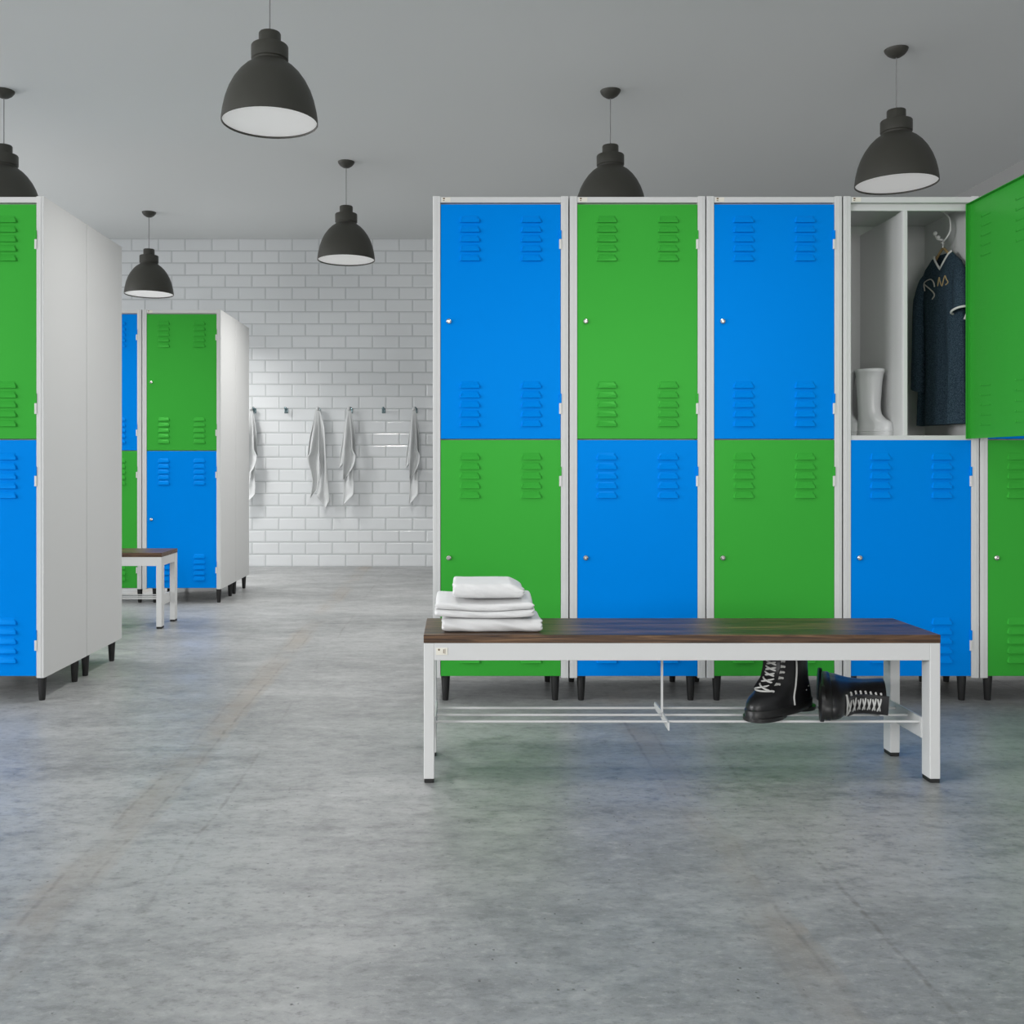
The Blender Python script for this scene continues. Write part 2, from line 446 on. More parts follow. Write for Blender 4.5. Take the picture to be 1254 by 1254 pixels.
def locker(x, d, up, low, label, group, badge=True, legshift=0.0, open_unit=False, name='locker'):
    t = thing(name, (x, d, 0), label, 'locker', group)
    add_carcass(t, open_unit); add_legs(t, legshift)
    du = dl = None
    if up: du = add_door(t, up, True)
    if low: dl = add_door(t, low, False)
    if badge:
        if not BADGE:
            make_badge(t); BADGE.append([c for c in t.children if c.name.startswith('badge')][0])
        else: copy_tree(BADGE[0], t)
    return t, du, dl
D0 = 3.6715; P0 = 0.5045; X0 = -0.0928+HW
G1 = 'lockers in the main row behind the bench'
locker(X0, D0, 'blue', 'green', 'grey two-door locker with blue upper door, leftmost of the row behind the stacked white towels', G1)
locker(X0+P0, D0, 'green', 'blue', 'grey locker with green upper and blue lower door, second from left in the main row', G1)
locker(X0+2*P0, D0, 'blue', 'green', 'grey locker with blue upper and green lower door, left neighbour of the open locker', G1)
t4, du, dl = locker(X0+3*P0, D0, 'green', 'blue', 'open grey locker with its green upper door swung out, white boots and jersey inside', G1, open_unit=True)
du.rotation_euler = (0, 0, R(90))
locker(X0+4*P0, D0, 'blue', 'green', 'locker at the right edge, green lower door, upper part hidden by the open door', G1, badge=False)
# inside the open locker: divider with folded front edge
m = MB(); dx = 0.0
cx4 = X0+3*P0
xa = (1109.0-561)/SC-cx4
m.box(xa-.0015, xa+.0015, 0.02, D-.008, SHELF1, 1.8155)
m.box(xa-.0045, xa+.0115, 0.010, 0.016, SHELF1, 1.8155, .001, 1)
m.box(xa-.006, xa-.002, 0.016, 0.065, SHELF1, 1.8155)
m.build('divider', 'grey', t4)
hk = MB()
hx, hy, hz = 1.872-cx4, 0.165, 1.848
hk.tube([(hx, hy, hz), (hx+.012, hy-.02, hz-.03), (hx+.010, hy-.03, hz-.075), (hx-.002, hy-.02, hz-.105), (hx-.004, hy, hz-.112)], .0032, 8, 6)
hk.tube([(hx-.004, hy, hz-.105), (hx-.020, hy+.010, hz-.100), (hx-.027, hy+.014, hz-.080)], .0035, 8, 6)
hk.ball((hx-.027, hy+.014, hz-.078), .0085); hk.ball((hx-.018, hy+.008, hz-.094), .0075)
hk.lathe([(.012, hz-.003), (.012, hz+.004)], hx, hy, 16, True, True)
hk.tube([(hx-.004, hy, hz-.110), (hx-.004, hy, hz-.128)], .0028, 8)
hook_o = hk.build('hook', 'white_metal', t4, True)

# left block: two lockers deep
XB = -1.527-HW
locker(XB, D0, 'green', 'blue', 'grey locker with green upper and blue lower door at the left edge of the photo', 'lockers in the nearer left block', legshift=0.024)
locker(XB, D0+0.429, None, None, 'plain grey locker standing behind the left-edge green and blue one', 'lockers in the nearer left block', badge=False, legshift=0.024)
# far block
DF = 6.326; XF = -1.507-HW
G3 = 'lockers in the far left block'
locker(XF, DF, 'green', 'blue', 'far grey locker showing its whole green upper door, end of the far block', G3, legshift=0.024)
locker(XF-P0, DF, 'blue', 'green', 'far locker with blue upper door, mostly hidden by the nearer left block', G3, legshift=0.024)
locker(XF, DF+0.429, None, None, 'plain grey locker behind the far green and blue one, next to the hanging towels', G3, badge=False, legshift=0.024)

# ------------------------------------------------------------------ bench
BX0, BX1 = -0.0948, 1.3251; BL = BX1-BX0; BD0 = 2.733; BDEP = 0.302; BT = 0.407; ST_ = 0.0225
def make_bench(label, group):
    t = thing('bench', ((BX0+BX1)/2, BD0, 0), label, 'bench', group)
    h = BL/2
    MB().box(-h, h, 0, BDEP, BT-ST_, BT, .0012, 2).build('seat', 'wood', t)
    zt = BT-ST_; zr = zt-.048; lw = .029; ld = .050
    def g(n, f): return f.build(n, 'grey', t)
    g('apron', MB().box(-h+lw, h-lw, .001, .026, zr, zt, .0015, 2))
    g('apron', MB().box(-h+lw, h-lw, BDEP-.030, BDEP-.005, zr, zt, .0015, 2))
    for sx in (-1, 1):
        a, b = sorted((sx*(h-.0005), sx*(h-.0005-lw)))
        g('apron', MB().box(a+.001, b-.001, ld, BDEP-.005-ld, zr, zt, .0015, 2))
        for y0 in (.0005, BDEP-.005-ld+.004):
            lg = g('leg', MB().box(a, b, y0, y0+ld, .011, zt, .0022, 2))
            MB().box(a+.001, b-.001, y0+.001, y0+ld-.001, 0, .0125, .002, 2).build('foot_cap', 'black', lg)
        a2, b2 = sorted((sx*(h-.026), sx*(h-.033)))
        g('stretcher', MB().box(a2, b2, ld-.004, BDEP-ld, .112, .170, .001, 1))
    for y in (.056, .130, .212):
        g('shelf_rod', MB().tube([(-h+.032, y, .155), (h-.032, y, .155)], .0036, 10)).data.polygons.foreach_set('use_smooth', [True]*0 or [True]*len(t.children[-1].data.polygons)) if False else g('shelf_rod', MB().tube([(-h+.032, y, .155), (h-.032, y, .155)], .0036, 10))
    xm = 0.586-(BX0+BX1)/2
    pl = [(0.036, .135), (0.036, .156), (.118, .166), (.118, .151), (.142, .151), (.142, .168), (.226, .170), (.236, .160), (.226, .150), (.142, .146), (.118, .143)]
    g('shelf_bracket', MB().prism([(xm-.002, y, z) for y, z in pl], (.004, 0, 0)))
    g('hanger_rod', MB().box(xm-.003, xm+.003, .127, .133, .160, zt-.001))
    return t
bench = make_bench('grey metal bench with dark wood seat in front of the main lockers, towels on top', 'benches')
bm_ = MB(); c0 = (BX0+BX1)/2
x0, x1 = (534-561)/446-c0, (548-561)/446-c0
bm_.box(x0, x1, -.0006, .002, EYE+(571-802)/446, EYE+(571-793.5)/446, .0003, 1)
bb = bm_.build('badge', 'sticker', bench); bb['label'] = 'small cream sticker with faint brown marks'
kb = MB(); kb.ball((x0+.008, -.0008, EYE+(571-795.6)/446), .0028, 1, .3, 1, 10, 6); kb.box(x0+.020, x0+.0215, -.0012, 0, EYE+(571-800)/446, EYE+(571-795)/446); kb.box(x0+.024, x0+.0252, -.0012, 0, EYE+(571-800.5)/446, EYE+(571-794.5)/446)
kb.build('badge_print', 'ink', bb)
b2 = copy_tree(bench)
for ch in list(b2.children):
    if ch.name.startswith('badge'):
        for g_ in list(ch.children): bpy.data.objects.remove(g_)
        bpy.data.objects.remove(ch)
b2.location = (-1.585-BL/2, 5.322, 0)
b2['label'] = 'second bench, only its right end showing beyond the near left lockers'

# ------------------------------------------------------------------ pendant lamps
def make_lamp():
    t = thing('pendant_lamp', (0, 0, 0), '', 'lamp', 'pendant lamps')
    rz = 2.205
    prof = [(.1835, rz-.002), (.186, rz), (.1855, rz+.012), (.181, rz+.045), (.172, rz+.085), (.158, rz+.125), (.140, rz+.160), (.117, rz+.192), (.094, rz+.215), (.072, rz+.230), (.066, rz+.236), (.066, rz+.244), (.070, rz+.246)]
    inn = [(r-.004, z) for r, z in prof[1:8]]
    m = MB(); m.lathe(list(reversed(inn))+prof, 0, 0, 48, True, True)
    m.build('lamp_shade', 'shade', t, True, angle=35)
    m = MB(); m.lathe([(.068, rz+.243), (.0715, rz+.246), (.0715, rz+.295), (.0690, rz+.299), (.043, rz+.300), (.0425, rz+.303), (.0425, rz+.345), (.040, rz+.349), (.004, rz+.350)], 0, 0, 40, True, True)
    m.build('lamp_holder', 'shade', t, True, angle=35)
    m = MB(); m.lathe([(.1815, rz+.006), (.1800, rz+.012)], 0, 0, 48, True, True)
    m.build('diffuser', 'diffuser', t, True)
    m = MB(); m.lathe([(.184, rz-.003), (.1868, rz-.001), (.1868, rz+.004), (.1825, rz+.005), (.1815, rz+.0)], 0, 0, 48)
    MB().tube([(0, 0, rz+.348), (0, 0, H-.03)], .0026, 8).build('cord', 'cord', t, True)
    m = MB(); m.lathe([(.006, H-.040), (.022, H-.036), (.040, H-.024), (.051, H-.010), (.054, H-.001), (.054, H)], 0, 0, 32, True, True)
    m.build('ceiling_rose', 'shade', t, True)
    return t
LAMPS = [(-0.732, 3.87, 'large black pendant lamp hanging highest in the photo, left of centre'),
         (-0.725, 6.45, 'black pendant lamp in front of the tiled wall, left of the main locker row'),
         (-2.40, 7.73, 'smallest and farthest black pendant lamp, above the far green locker'),
         (-2.386, 5.23, 'black pendant lamp cut off by the left edge above the near left locker'),
         (0.80, 5.23, 'black pendant lamp rising behind the second main locker, its rim hidden'),
         (2.073, 4.71, 'black pendant lamp above the open locker, rightmost of all'),
         (0.80, 2.60, 'black pendant lamp hanging over the near bench, just above the picture')]
LPW = [1.1, 2.05, 2.4, 1.1, 1.1, 0.6, 0.5]
LP = 12.0
lamp0 = make_lamp()
for i, (x, y, lab) in enumerate(LAMPS):
    l = lamp0 if i == 0 else copy_tree(lamp0)
    l.location = (x, y, 0); l['label'] = lab

# ------------------------------------------------------------------ hooks and hanging towels on the back wall
HKZ = EYE+(571-503)/141.3
def make_hook():
    m = MB()
    m.box(-.016, .016, YB-.006, YB+.001, HKZ-.022, HKZ+.022, .003, 2)
    m.tube([(0, YB-.004, HKZ-.006), (0, YB-.03, HKZ-.008), (0, YB-.046, HKZ+.004), (0, YB-.050, HKZ+.018)], .0075, 12, 5)
    m.ball((0, YB-.050, HKZ+.020), .0115)
    return m.build('coat_hook', 'teal_metal', None, True)
hk0 = make_hook()
HOOKS = [(312, 'dark coat hook on the tiles beside the far locker, towel half hidden'),
         (351, 'bare dark coat hook between the leftmost towel and the widest towel'),
         (390.5, 'coat hook holding the widest hanging towel'),
         (430, 'dark coat hook holding the towel beside the widest one'),
         (470, 'bare pale coat hook, right of the paired towels'),
         (509, 'coat hook holding the towel nearest the main lockers')]
for i, (px, lab) in enumerate(HOOKS):
    h_ = hk0 if i == 0 else hk0.copy()
    if i: COL.objects.link(h_)
    h_.location = ((px-561)/141.0, 0, 0)
    tag(h_, lab, 'hook', 'coat hooks on the tiled wall')
def hang_towel(sheets, hx, hy, label, px0, sx=1.0):
    """sheets: (rows, depth, fold): rows = (y, left, right) in crop pixels; depth = distance from the wall half way down"""
    k = 1/8.957/141.0
    m = MB()
    for si, (rows, dep, fold, tw) in enumerate(sheets):
        ys = [r[0] for r in rows]; n = 13; grid = []
        yy = ys[0]; lev = []
        while yy < ys[-1]: lev.append(yy); yy += 14
        lev.append(ys[-1])
        for y in lev:
            for (a, la, ra), (b, lb, rb) in zip(rows, rows[1:]):
                if a <= y <= b: break
            t = (y-a)/(b-a); l = la+(lb-la)*t; r = ra+(rb-ra)*t
            g = min(1, max(0, (y-hy)/420.0)); g = g*g*(3-2*g)
            row = []
            for q in range(n):
                u = q/(n-1)
                d = .050*(1-g)+dep*g + g*fold*math.sin(math.pi*(u*1.5+tw+.0006*y))+.006*g*math.sin(7*u+.011*y+si)
                row.append((((l+(r-l)*u)-hx)*k*sx, -max(.006, d), -(y-hy)*k))
            grid.append(row)
        vs = [[m.bm.verts.new(p) for p in c] for c in grid]
        for a in range(len(vs)-1):
            for q in range(n-1): m.bm.faces.new((vs[a][q], vs[a+1][q], vs[a+1][q+1], vs[a][q+1]))
    # gathered loop over the hook
    m.ball((0, -.047, 0.002), .016, .95, 1.2, 1.0, 14, 8)
    o = m.build('hanging_towel', 'hangcloth', None, True, angle=60, recalc=False)
    md = o.modifiers.new('thick', 'SOLIDIFY'); md.thickness = .004; md.offset = 0
    o.location = ((px0-561)/141.0, YB, HKZ+.012)
    return tag(o, label, 'towel', 'towels hanging on the tiled wall')
A = [([(118, 172, 196), (300, 142, 200), (450, 120, 203), (600, 104, 205), (640, 76, 207), (700, 88, 209), (800, 122, 210), (900, 138, 200), (1000, 126, 182), (1085, 107, 112)], .088, .020, .1),
     ([(118, 186, 206), (300, 200, 256), (450, 204, 266), (600, 208, 274), (740, 212, 287), (800, 205, 291), (900, 198, 298), (1000, 188, 308), (1060, 168, 314), (1120, 214, 319), (1190, 260, 275)], .052, .016, .7),
     ([(118, 160, 176), (250, 135, 160), (400, 100, 138), (560, 82, 122), (632, 74, 100)], .050, .014, .3),
     ([(118, 170, 200), (400, 112, 250), (650, 95, 262)], .012, .004, .2)]
B = [([(118, 508, 532), (300, 488, 546), (450, 474, 556), (560, 467, 562), (625, 465, 600), (700, 463, 590), (760, 463, 566), (880, 464, 478)], .092, .022, .15),
     ([(720, 466, 572), (880, 466, 572), (960, 461, 576), (1050, 457, 574), (1100, 455, 522), (1158, 454, 466)], .058, .020, .5),
     ([(118, 500, 516), (300, 470, 496), (450, 448, 474), (600, 425, 466), (715, 411, 464), (752, 408, 424)], .050, .014, .9),
     ([(118, 524, 538), (300, 545, 574), (450, 556, 587), (570, 560, 592), (622, 578, 600)], .052, .012, .4),
     ([(118, 510, 528), (400, 460, 574), (640, 440, 570)], .012, .004, .2)]
hang_towel(A, 182, 118, 'widest pale grey towel on the tiled wall, lowest corner pointing down right', 390.3)
hang_towel(B, 520, 118, 'pale grey towel hanging close to the right of the widest towel', 428.5)
hang_towel(B, 520, 118, 'narrow pale grey towel hanging beside the blue and green main locker', 507.5, .85)
hang_towel(B, 520, 118, 'leftmost hanging towel, half hidden by the far grey locker side', 309.5, .95)

# ------------------------------------------------------------------ folded towels on the bench
def folded(x0, x1, yf, yb, z0, hs, sag, label, seed, endcut=0.0, bulge=0.0, notch=.010):
    rnd = random.Random(seed); ph = [rnd.uniform(0, 6) for _ in range(6)]
    out = []                       # outline in (u: 0 front..1 back, z fraction)
    tot = sum(hs)
    prof = []
    z = 0.0
    prof.append((yb-.004, 0.0)); prof.append(((yf+yb)/2, 0.0)); prof.append((yf+.02, 0.0))
    for li, h in enumerate(hs):
        r = h/2
        for a in range(-75, 76, 15):
            prof.append((yf+r-r*math.cos(R(a))*1.0, z+r+r*math.sin(R(a))*.98))
        z += h
        if li < len(hs)-1: prof.append((yf+r+notch, z-.0002)); 
    prof.append((yf+.03, z)); prof.append(((yf*2+yb)/3, z+bulge*.7)); prof.append(((yf+2*yb)/3, z+bulge)); prof.append((yb-.02, z+bulge*.8)); prof.append((yb, z*.75)); prof.append((yb, z*.3))
    n = 44; rings = []
    for i in range(n+1):
        t = i/n; e = min(t, 1-t)*n
        ins = {0: .80, 1: .95}.get(int(round(e)), 1.0)
        x = x0+(x1-x0)*t
        ring = []
        for (y, zz) in prof:
            f = zz/tot
            yc, zc = (yf+yb)/2, tot/2
            y2 = yc+(y-yc)*(.97+.03*ins); z2 = zc+(zz-zc)*ins
            dz = sag(t, f)
            wob = .0022*math.sin(9*t+ph[0]+6*f)+.0012*math.sin(23*t+ph[1]+9*f)
            xs = .004*math.sin(17*f+ph[2]+y*20)*(1 if t < .5 else -1)*max(0, 1-e/6)
            cut = endcut*f*max(0, (t-.80)/.2)**1.3
            ring.append((x+xs, y2+wob, z0+z2*(1-cut)+dz))
        rings.append(ring)
    m = MB(); m.loft(rings)
    o = m.build('folded_towel', 'cloth', None, True, angle=80)
    md = o.modifiers.new('sub', 'SUBSURF'); md.levels = 1; md.render_levels = 2
    return tag(o, label, 'towel', 'folded towels on the bench')
folded(-.046, .236, 2.766, 2.985, BT+.0005, [.037], lambda t, f: 0.0008*f*math.sin(5*t), 'thick folded white towel lying directly on the bench seat, lowest of the stack', 3)
folded(-.064, .212, 2.762, 2.985, BT+.0385, [.020, .020], lambda t, f: .0065*(abs(2*t-1.06)**1.6)+f*.006*max(0, t-.6)+.0005, 'double-folded white towel in the middle of the bench stack, open fold at left', 5, bulge=.012)
folded(-.015, .186, 2.778, 2.960, BT+.0885, [.041], lambda t, f: .003*(2*t-1)**2+.002*math.sin(3*t)*f+.003, 'short folded white towel on top of the bench stack, slumping at right', 9, endcut=.42, bulge=.006)

# ------------------------------------------------------------------ boots
def sgnpow(v, p): return math.copysign(abs(v)**p, v)
def ring_pt(F, Bk, Wd, z, th, lean=0):
    """th = 0 toe, pi heel"""
    xc = Bk+(F-Bk)*0.42
    c, s = math.cos(th), math.sin(th)
    x = xc+(F-xc)*sgnpow(c, .92) if c >= 0 else xc+(xc-Bk)*sgnpow(c, .90)
    w = Wd*(1.0 if c >= 0 else 0.93)
    return Vector((x, w*sgnpow(s, .88), z))
LX2 = 0
BT_F = [(0.0, .150), (.030, .157), (.045, .156), (.062, .143), (.078, .112), (.094, .083), (.115, .062), (.150, .052), (.205, .050)]
BT_B = [(0.0, -.135), (.03, -.138), (.06, -.135), (.10, -.124), (.15, -.118), (.205, -.124)]
BT_W = [(0.0, .046), (.030, .051), (.050, .050), (.075, .044), (.095, .040), (.13, .039), (.205, .047)]
def combat_boot(label, loc, mat):
    t = thing('work_boot', (0, 0, 0), label, 'boot', 'pair of black lace-up boots')
    seg = 48; zs = [.024, .032, .040, .048, .055, .062, .070, .078, .086, .094, .104, .115, .128, .145, .165, .185, .200, .205]
    rings = [[ring_pt(lerp_table(BT_F, z)-.004, lerp_table(BT_B, z)+.004, lerp_table(BT_W, z)-.002, z, 2*math.pi*k/seg) for k in range(seg)] for z in zs]
    for dz, sh in ((.203, .90), (.170, .78)):
        F, Bq, Wq = lerp_table(BT_F, .205), lerp_table(BT_B, .205), lerp_table(BT_W, .205)
        mid = (F+Bq)/2
        rings.append([Vector((mid+(ring_pt(F, Bq, Wq, dz, 2*math.pi*k/seg).x-mid)*sh, ring_pt(F, Bq, Wq, dz, 2*math.pi*k/seg).y*sh, dz)) for k in range(seg)])
    m = MB(); m.loft(rings); up = m.build('upper', 'leather', t, True, angle=50)
    # sole with a stepped heel
    def srings(F, Bk, Wd, zz): return [[ring_pt(F+o, Bk-o, Wd+o, z, 2*math.pi*k/seg) for k in range(seg)] for z, o in zz]
    m = MB(); m.loft(srings(.156, -.138, .050, [(.008, -.004), (.010, 0), (.031, .001), (.034, -.002)]))
    m.loft(srings(.155, .005, .048, [(0, -.004), (.002, 0), (.012, 0)])); m.loft(srings(-.045, -.138, .047, [(0, -.003), (.002, 0), (.012, 0)]))
    m.build('sole', 'sole', t, True, angle=50)
    # laces
    def surf(z, y):
        best = None
        for k in range(0, 181):
            p = ring_pt(lerp_table(BT_F, z)-.004, 0, lerp_table(BT_W, z)-.002, z, math.pi*.5*k/180)
            p = ring_pt(lerp_table(BT_F, z)-.004, lerp_table(BT_B, z)+.004, lerp_table(BT_W, z)-.002, z, math.pi*.5*k/180)
            if best is None or abs(p.y-abs(y)) < abs(best.y-abs(y)): best = p
        return Vector((best.x, y, z))
    rows = [(.079+.0155*i) for i in range(8)]
    m = MB(); nrm = Vector((.75, 0, .66))
    def lace(a, b, lift):
        P = []
        for j in range(9):
            u = j/8; y = a[1]+(b[1]-a[1])*u; z = a[0]+(b[0]-a[0])*u
            q = surf(z, y); P.append(q+nrm*(.0028+lift*math.sin(math.pi*u)))
        m.tube(P, .0027, 8)
    hw = .027
    lace((rows[0], -hw), (rows[0], hw), .001)
    for i in range(7):
        lace((rows[i], -hw), (rows[i+1], hw), .0015); lace((rows[i], hw), (rows[i+1], -hw), .004)
    for i in range(8):
        for s_ in (-1, 1): m.ball(surf(rows[i], s_*hw)+nrm*.0015, .0036, u=8, v=6)
    # loose end running down the side
    side = 1
    P = [surf(rows[7], hw)+nrm*.004]
    for (z, th) in ((.186, .95), (.165, 1.18), (.13, 1.30), (.09, 1.36), (.06, 1.40), (.036, 1.42)):
        q = ring_pt(lerp_table(BT_F, z), lerp_table(BT_B, z), lerp_table(BT_W, z)+.0025, z, th*side); P.append(q)
    m.tube(P, .0024, 8, 5)
    m.build('laces', 'lace', t, True)
    m = MB()
    for th, z in ((2.0, .064), (2.25, .072)):
        m.ball(ring_pt(lerp_table(BT_F, z)-.004, lerp_table(BT_B, z)+.004, lerp_table(BT_W, z)-.002, z, th), .003, u=8, v=6)
    m.ball(ring_pt(lerp_table(BT_F, .186), lerp_table(BT_B, .186), lerp_table(BT_W, .186)-.001, .186, 1.25), .0045, u=8, v=6)
    m.build('rivets', 'chrome', t, True)
    # tongue
    m = MB(); rr = []
    for z in (.085, .11, .14, .17, .20, .212):
        q = surf(min(z, .204), 0).x-.001
        rr.append([Vector((q+(.0 if abs(y) > .02 else .0015), y, z)) for y in (-.026, -.012, 0, .012, .026)]+[Vector((q-.005, y, z)) for y in (.026, .012, 0, -.012, -.026)])
    m.loft(rr); m.build('tongue', 'leather', t, True)
    t.matrix_world = mat if mat is not None else Matrix.Translation(loc)
    return t
RODZ = .1587
# upright boot: toe points towards the viewer and left
toe = Vector((0.812, 2.766, 0)); heel = Vector((1.034, 2.957, 0))
dirv = (toe-heel).normalized(); ang = math.atan2(dirv.y, dirv.x)
mid = heel+dirv*0.138
m1 = Matrix.Translation((mid.x, mid.y, RODZ)) @ Matrix.Rotation(ang, 4, 'Z') @ Matrix.Diagonal((1.03, 1.03, 1.0, 1))
combat_boot('black lace-up boot standing upright on the bench shelf rods', None, m1)
# lying boot: up axis -> +x, toe -> -y (towards the viewer)
bx = Vector((-.30, -.95, -.10)).normalized(); bz = Vector((.95, -.30, -.05)); bz = (bz-bx*bz.dot(bx)).normalized(); by = bz.cross(bx)
m2 = Matrix(((bx.x, by.x, bz.x, 1.040), (bx.y, by.y, bz.y, 2.872), (bx.z, by.z, bz.z, RODZ+.056), (0, 0, 0, 1)))
combat_boot('black lace-up boot tipped on its side at the right end of the bench shelf', None, m2 @ Matrix.Diagonal((1.0, 1.04, .86, 1)))

# white rubber boots in the open locker
WF = [(0, .082), (.010, .090), (.020, .0905), (.030, .089), (.042, .0885), (.051, .085), (.059, .076), (.066, .061), (.075, .050), (.086, .0415), (.100, .0375), (.115, .0362), (.135, .0368), (.16, .0385), (.20, .041), (.26, .050)]
WB = [(0, -.052), (.010, -.056), (.03, -.056), (.06, -.0525), (.08, -.0515), (.10, -.0520), (.13, -.0535), (.26, -.060)]
WW = [(0, .036), (.010, .041), (.03, .040), (.05, .0372), (.065, .0370), (.08, .0372), (.10, .0385), (.13, .041), (.26, .052)]
def welly(label, loc, rz):
    t = thing('rubber_boot', loc, label, 'boot', 'pair of white rubber boots', rz); t.scale = (.93, .93, 1)
    seg = 40
    zs = [.022, .028, .034, .040, .046, .052, .058, .064, .070, .077, .085, .094, .104, .116, .13, .15, .17, .19, .22, .244, .247, .255, .259]
    def o(z): return .0022 if z > .246 and z < .258 else 0
    rings = [[ring_pt(lerp_table(WF, z)+o(z), lerp_table(WB, z)-o(z), lerp_table(WW, z)+o(z), z, 2*math.pi*k/seg) for k in range(seg)] for z in zs]
    F, Bk, Wd = lerp_table(WF, .259), lerp_table(WB, .259), lerp_table(WW, .259)
    rings.append([ring_pt(F-.006, Bk+.006, Wd-.006, .258, 2*math.pi*k/seg) for k in range(seg)])
    rings.append([ring_pt(F-.016, Bk+.020, Wd-.018, .19, 2*math.pi*k/seg) for k in range(seg)])
    MB().loft(rings).build('upper', 'rubber', t, True, angle=50)
    rs = [[ring_pt(lerp_table(WF, .015)+q, lerp_table(WB, .015)-q, lerp_table(WW, .015)+q, z, 2*math.pi*k/seg) for k in range(seg)] for z, q in ((0, -.004), (.003, .001), (.014, .002), (.0165, -.0005), (.018, -.0005), (.020, .0018), (.025, .0012), (.028, -.004))]
    MB().loft(rs).build('sole', 'rubber', t, True, angle=40)
    return t
welly('white rubber boot in the open locker, right one, wholly in view', (1.5890, 3.830, SHELF1+.0003), R(-42))
welly('white rubber boot in the open locker, left one, half hidden by the frame', (1.5150, 3.912, SHELF1+.0003), R(-42))

# ------------------------------------------------------------------ jersey on its hanger
CX, CY = 1.868, 3.835
ax = Vector((0.045, -0.26, 0)).normalized()          # shoulder axis, far -> near
nx = Vector((-ax.y*-1, ax.x*-1, 0))                  # faces left/front
nx = Vector((ax.y, -ax.x, 0)); nx = nx if nx.x < 0 else -nx
def J(u, v, z): return Vector((CX, CY, 0))+ax*u+nx*v+Vector((0, 0, z))
hgr = thing('clothes_hanger', (CX, CY, 1.66), 'pale wooden clothes hanger inside the open locker, holding the jersey', 'hanger')
def wl(p): return Vector(p)-Vector((CX, CY, 1.66))
m = MB(); m.tube([wl(J(-.080, 0, 1.646)), wl(J(-.050, 0, 1.668)), wl(J(-.012, 0, 1.702)), wl(J(0, 0, 1.707)), wl(J(.012, 0, 1.702)), wl(J(.050, 0, 1.668)), wl(J(.080, 0, 1.646))], .0050, 10, 5)
m.build('hanger_arm', 'hanger_wood', hgr, True)
hxw, hyw = 1.872-.004, D0+.165
m = MB(); m.tube([wl(J(0, 0, 1.705)), wl((CX, CY, 1.722)), wl((hxw+.006, hyw, 1.731)), wl((hxw, hyw, 1.738)), wl((hxw-.008, hyw, 1.730))], .0022, 8, 5)
m.build('hanger_hook', 'chrome', hgr, True)
jer = thing('jersey', (CX, CY, 1.03), 'dark blue V-neck jersey with white trim hanging in the open locker', 'jersey')
def jl(p): return Vector(p)-Vector((CX, CY, 1.03))
HEM, TOP = 1.030, 1.690
JA = [(1.03, .132), (1.2, .128), (1.4, .122), (1.55, .122), (1.615, .120), (1.645, .102), (1.670, .070), (1.690, .048)]
JB = [(1.03, .034), (1.25, .030), (1.5, .032), (1.60, .026), (1.645, .018), (1.690, .012)]
seg = 56; zs = [1.03, 1.032]+[1.06+.035*i for i in range(16)]+[1.60, 1.615, 1.63, 1.645, 1.66, 1.675, 1.69]
def jring(z, k, off=0):
    th = 2*math.pi*k/seg; a = lerp_table(JA, z)+off; b = lerp_table(JB, z)+off
    c, s = math.cos(th), math.sin(th)
    fo = max(0, (1.60-z)/.57)
    rip = fo*.017*math.sin(7*th+1.0+2.0*(1.6-z))+fo*.008*math.sin(12*th-3*z)
    u = a*sgnpow(c, .85); v = b*sgnpow(s, .8)+rip*(abs(s)**.5)*(1 if s > 0 else -.5)
    v = max(-.040, min(.055, v))
    zz = z
    # V neck dipping on the front side
    if z > 1.615 and s > 0:
        zz = z-.062*max(0, (z-1.615)/.075)*max(0, 1-abs(u)/.052)
    return J(u, v, zz)
rings = [[jl(jring(z, k)) for k in range(seg)] for z in zs]
rings.append([jl(jring(1.69, k)+Vector((0, 0, -.012))) for k in range(seg)])
m = MB(); m.loft(rings, True, True, False)
# sleeves
def sleeve(s_, ztip):
    P0_ = J(s_*.108, 0.0, 1.612); dirs = [(-.026, 0, .022), (-.004, .002, -.012), (.010, .007, -.07), (.016, .011, -.13), (.018, .016, ztip-1.612)]
    rr = []
    for i, (du_, dv_, dz_) in enumerate(dirs):
        ru, rv = [(.010, .010), (.027, .024), (.032, .030), (.034, .030), (.036, .031)][i]
        c_ = J(s_*(.104+du_), dv_, 1.612+dz_)
        rr.append([jl(c_+ax*ru*math.cos(2*math.pi*k/24)*.9+nx*rv*math.sin(2*math.pi*k/24)+Vector((0, 0, .010*math.cos(2*math.pi*k/24)*s_*(1 if i else .4)))) for k in range(24)])
    rr2 = []
    for j in range(24):
        col = catmull([r[j] for r in rr], 5); rr2.append(col)
    rings = [[rr2[j][i] for j in range(24)] for i in range(len(rr2[0]))]
    m.loft(rings, True, True, False)
    return rings[-1]
cufA = sleeve(1, 1.452); cufB = sleeve(-1, 1.17)
m.build('jersey_body', 'navy', jer, True, angle=70)
m = MB()
m.tube([p for p in cufA]+[cufA[0]], .0042, 8); 
tip = cufA[5]
e = cufA[18]
m.tube([e, e+Vector((-.006, -.004, -.012)), e+Vector((-.016, -.006, -.034))], .004, 8, 4)
cf = m.build('cuff_trim', 'trim_white', jer, True); cf['label'] = 'white band around the sleeve end'
m = MB()
ks = [k for k in range(seg) if k <= seg//2]
m.tube([jl(jring(1.69, k, .001)) for k in ks], .0042, 8)
cl = m.build('collar_trim', 'trim_white', jer, True); cl['label'] = 'white V-shaped neck band'
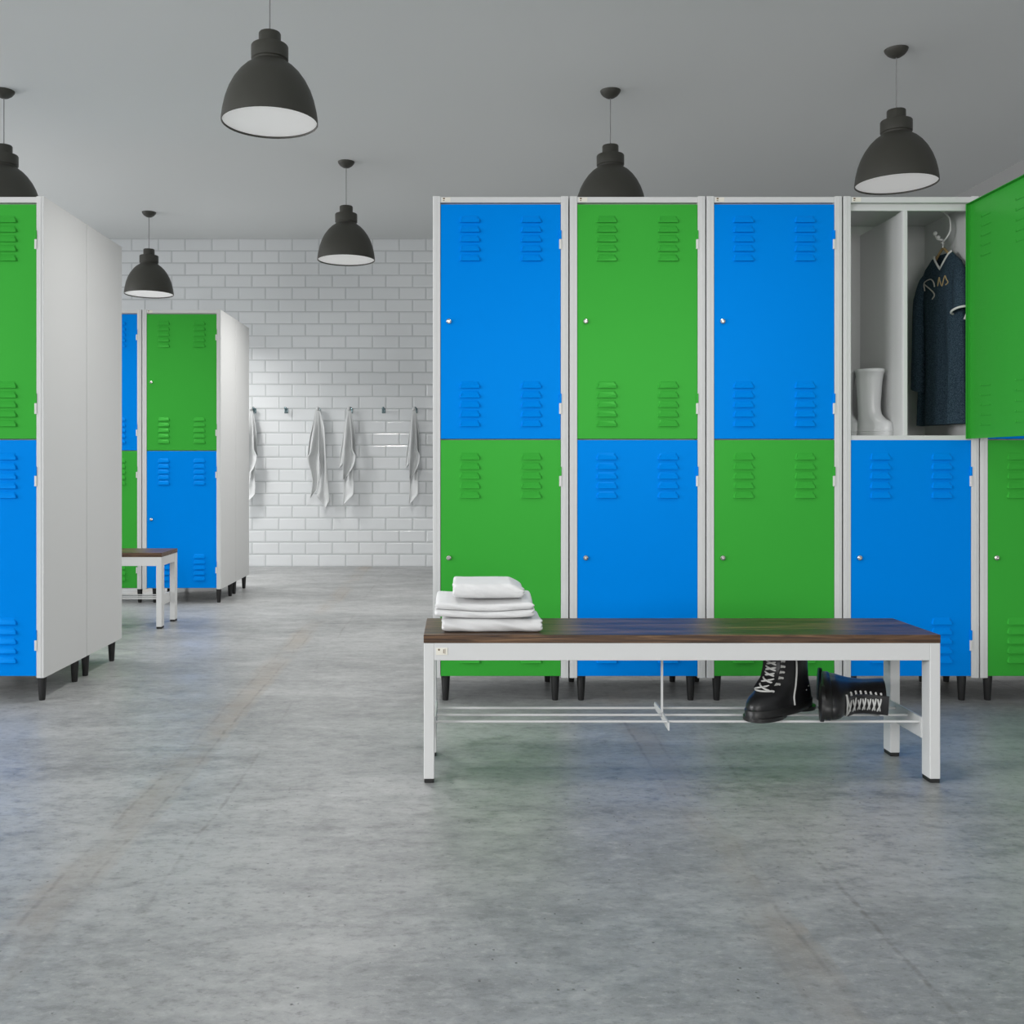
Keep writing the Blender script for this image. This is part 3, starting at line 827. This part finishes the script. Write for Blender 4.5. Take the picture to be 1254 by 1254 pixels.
# chest lettering
def onface(px, py):
    """crop pixels (7.84/px, origin 1110,255) -> point on the front of the jersey"""
    X, Yp = 1110+px/7.84, 255+py/7.84
    rx, rz_ = (X-561)/1219.2, (571-Yp)/1219.2
    # intersect view ray with the jersey front sheet by marching over u
    best = None
    for q in range(-130, 131):
        u = q/1000
        for d in (0,):
            base = J(u, 0, 0)
            z = EYE+rz_*base.y
            b = lerp_table(JB, z); a = lerp_table(JA, z)
            c = max(-1, min(1, u/a)); sn = math.sqrt(max(0, 1-abs(c)**(2/.85)))
            th = math.atan2(sgnpow(sn, 1), sgnpow(abs(c)**(1/.85), 1)*(1 if c >= 0 else -1))
            p = jring(z, th/(2*math.pi)*seg)
            err = abs(p.x/p.y-rx)
            if best is None or err < best[0]: best = (err, p)
    return jl(best[1]+nx*.0015)
def stroke(pts, r): 
    return MB().tube([onface(*p) for p in pts], r, 6, 4)
stroke([(180, 795), (172, 728), (200, 697), (238, 686), (264, 712), (274, 758)], .0024).build('lettering', 'silver_thread', jer, True)
stroke([(175, 732), (225, 775), (264, 815), (270, 845), (250, 875)], .0024).build('lettering', 'silver_thread', jer, True)
stroke([(304, 750), (318, 665), (325, 700), (345, 748), (360, 690), (374, 650), (386, 682), (402, 712), (380, 738)], .0022).build('lettering', 'gold', jer, True)

# ------------------------------------------------------------------ light
S.view_settings.view_transform = 'Standard'; S.view_settings.look = 'None'
S.view_settings.gamma = 1; S.view_settings.use_curve_mapping = False
S.view_settings.exposure = -0.20
w = bpy.data.worlds.new('world'); S.world = w; w.use_nodes = True
bg = w.node_tree.nodes['Background']; bg.inputs[0].default_value = (0.93, 0.97, 1, 1); bg.inputs[1].default_value = 0.35
def area(name, loc, rot, sx, sy, power, col):
    l = bpy.data.lights.new(name, 'AREA'); l.shape = 'RECTANGLE'; l.size = sx; l.size_y = sy; l.energy = power; l.color = col
    o = bpy.data.objects.new(name, l); COL.objects.link(o); o.location = loc; o.rotation_euler = rot; return o
TILT = 22
for s, e, z0, z1 in LOPS:
    a_ = area('unseen_window_light', (XL-.16, (s+e)/2, (z0+z1)/2), (0, R(-90+TILT), 0), z1-z0, e-s, (260 if s < 0 else 72)*(e-s)/2.6, (0.985, 0.99, 1.0)); a_.data.spread = R(140)
for s, e, z0, z1 in FOPS:
    a_ = area('unseen_window_light', ((s+e)/2, YF-.16, (z0+z1)/2), (R(90-TILT), 0, 0), e-s, z1-z0, 76*(e-s)/2.6, (1.0, 0.99, 0.97)); a_.data.spread = R(140)  # added fill from behind the camera, set at the made-up front windows
for i, (x, y, lab) in enumerate(LAMPS):
    l = bpy.data.lights.new('lamp_light', 'AREA'); l.shape = 'DISK'; l.size = 0.34; l.energy = LP*LPW[i]; l.spread = R(150); l.color = (1, 0.985, 0.96)
    o = bpy.data.objects.new('lamp_light', l); COL.objects.link(o); o.location = (x, y, 2.208)
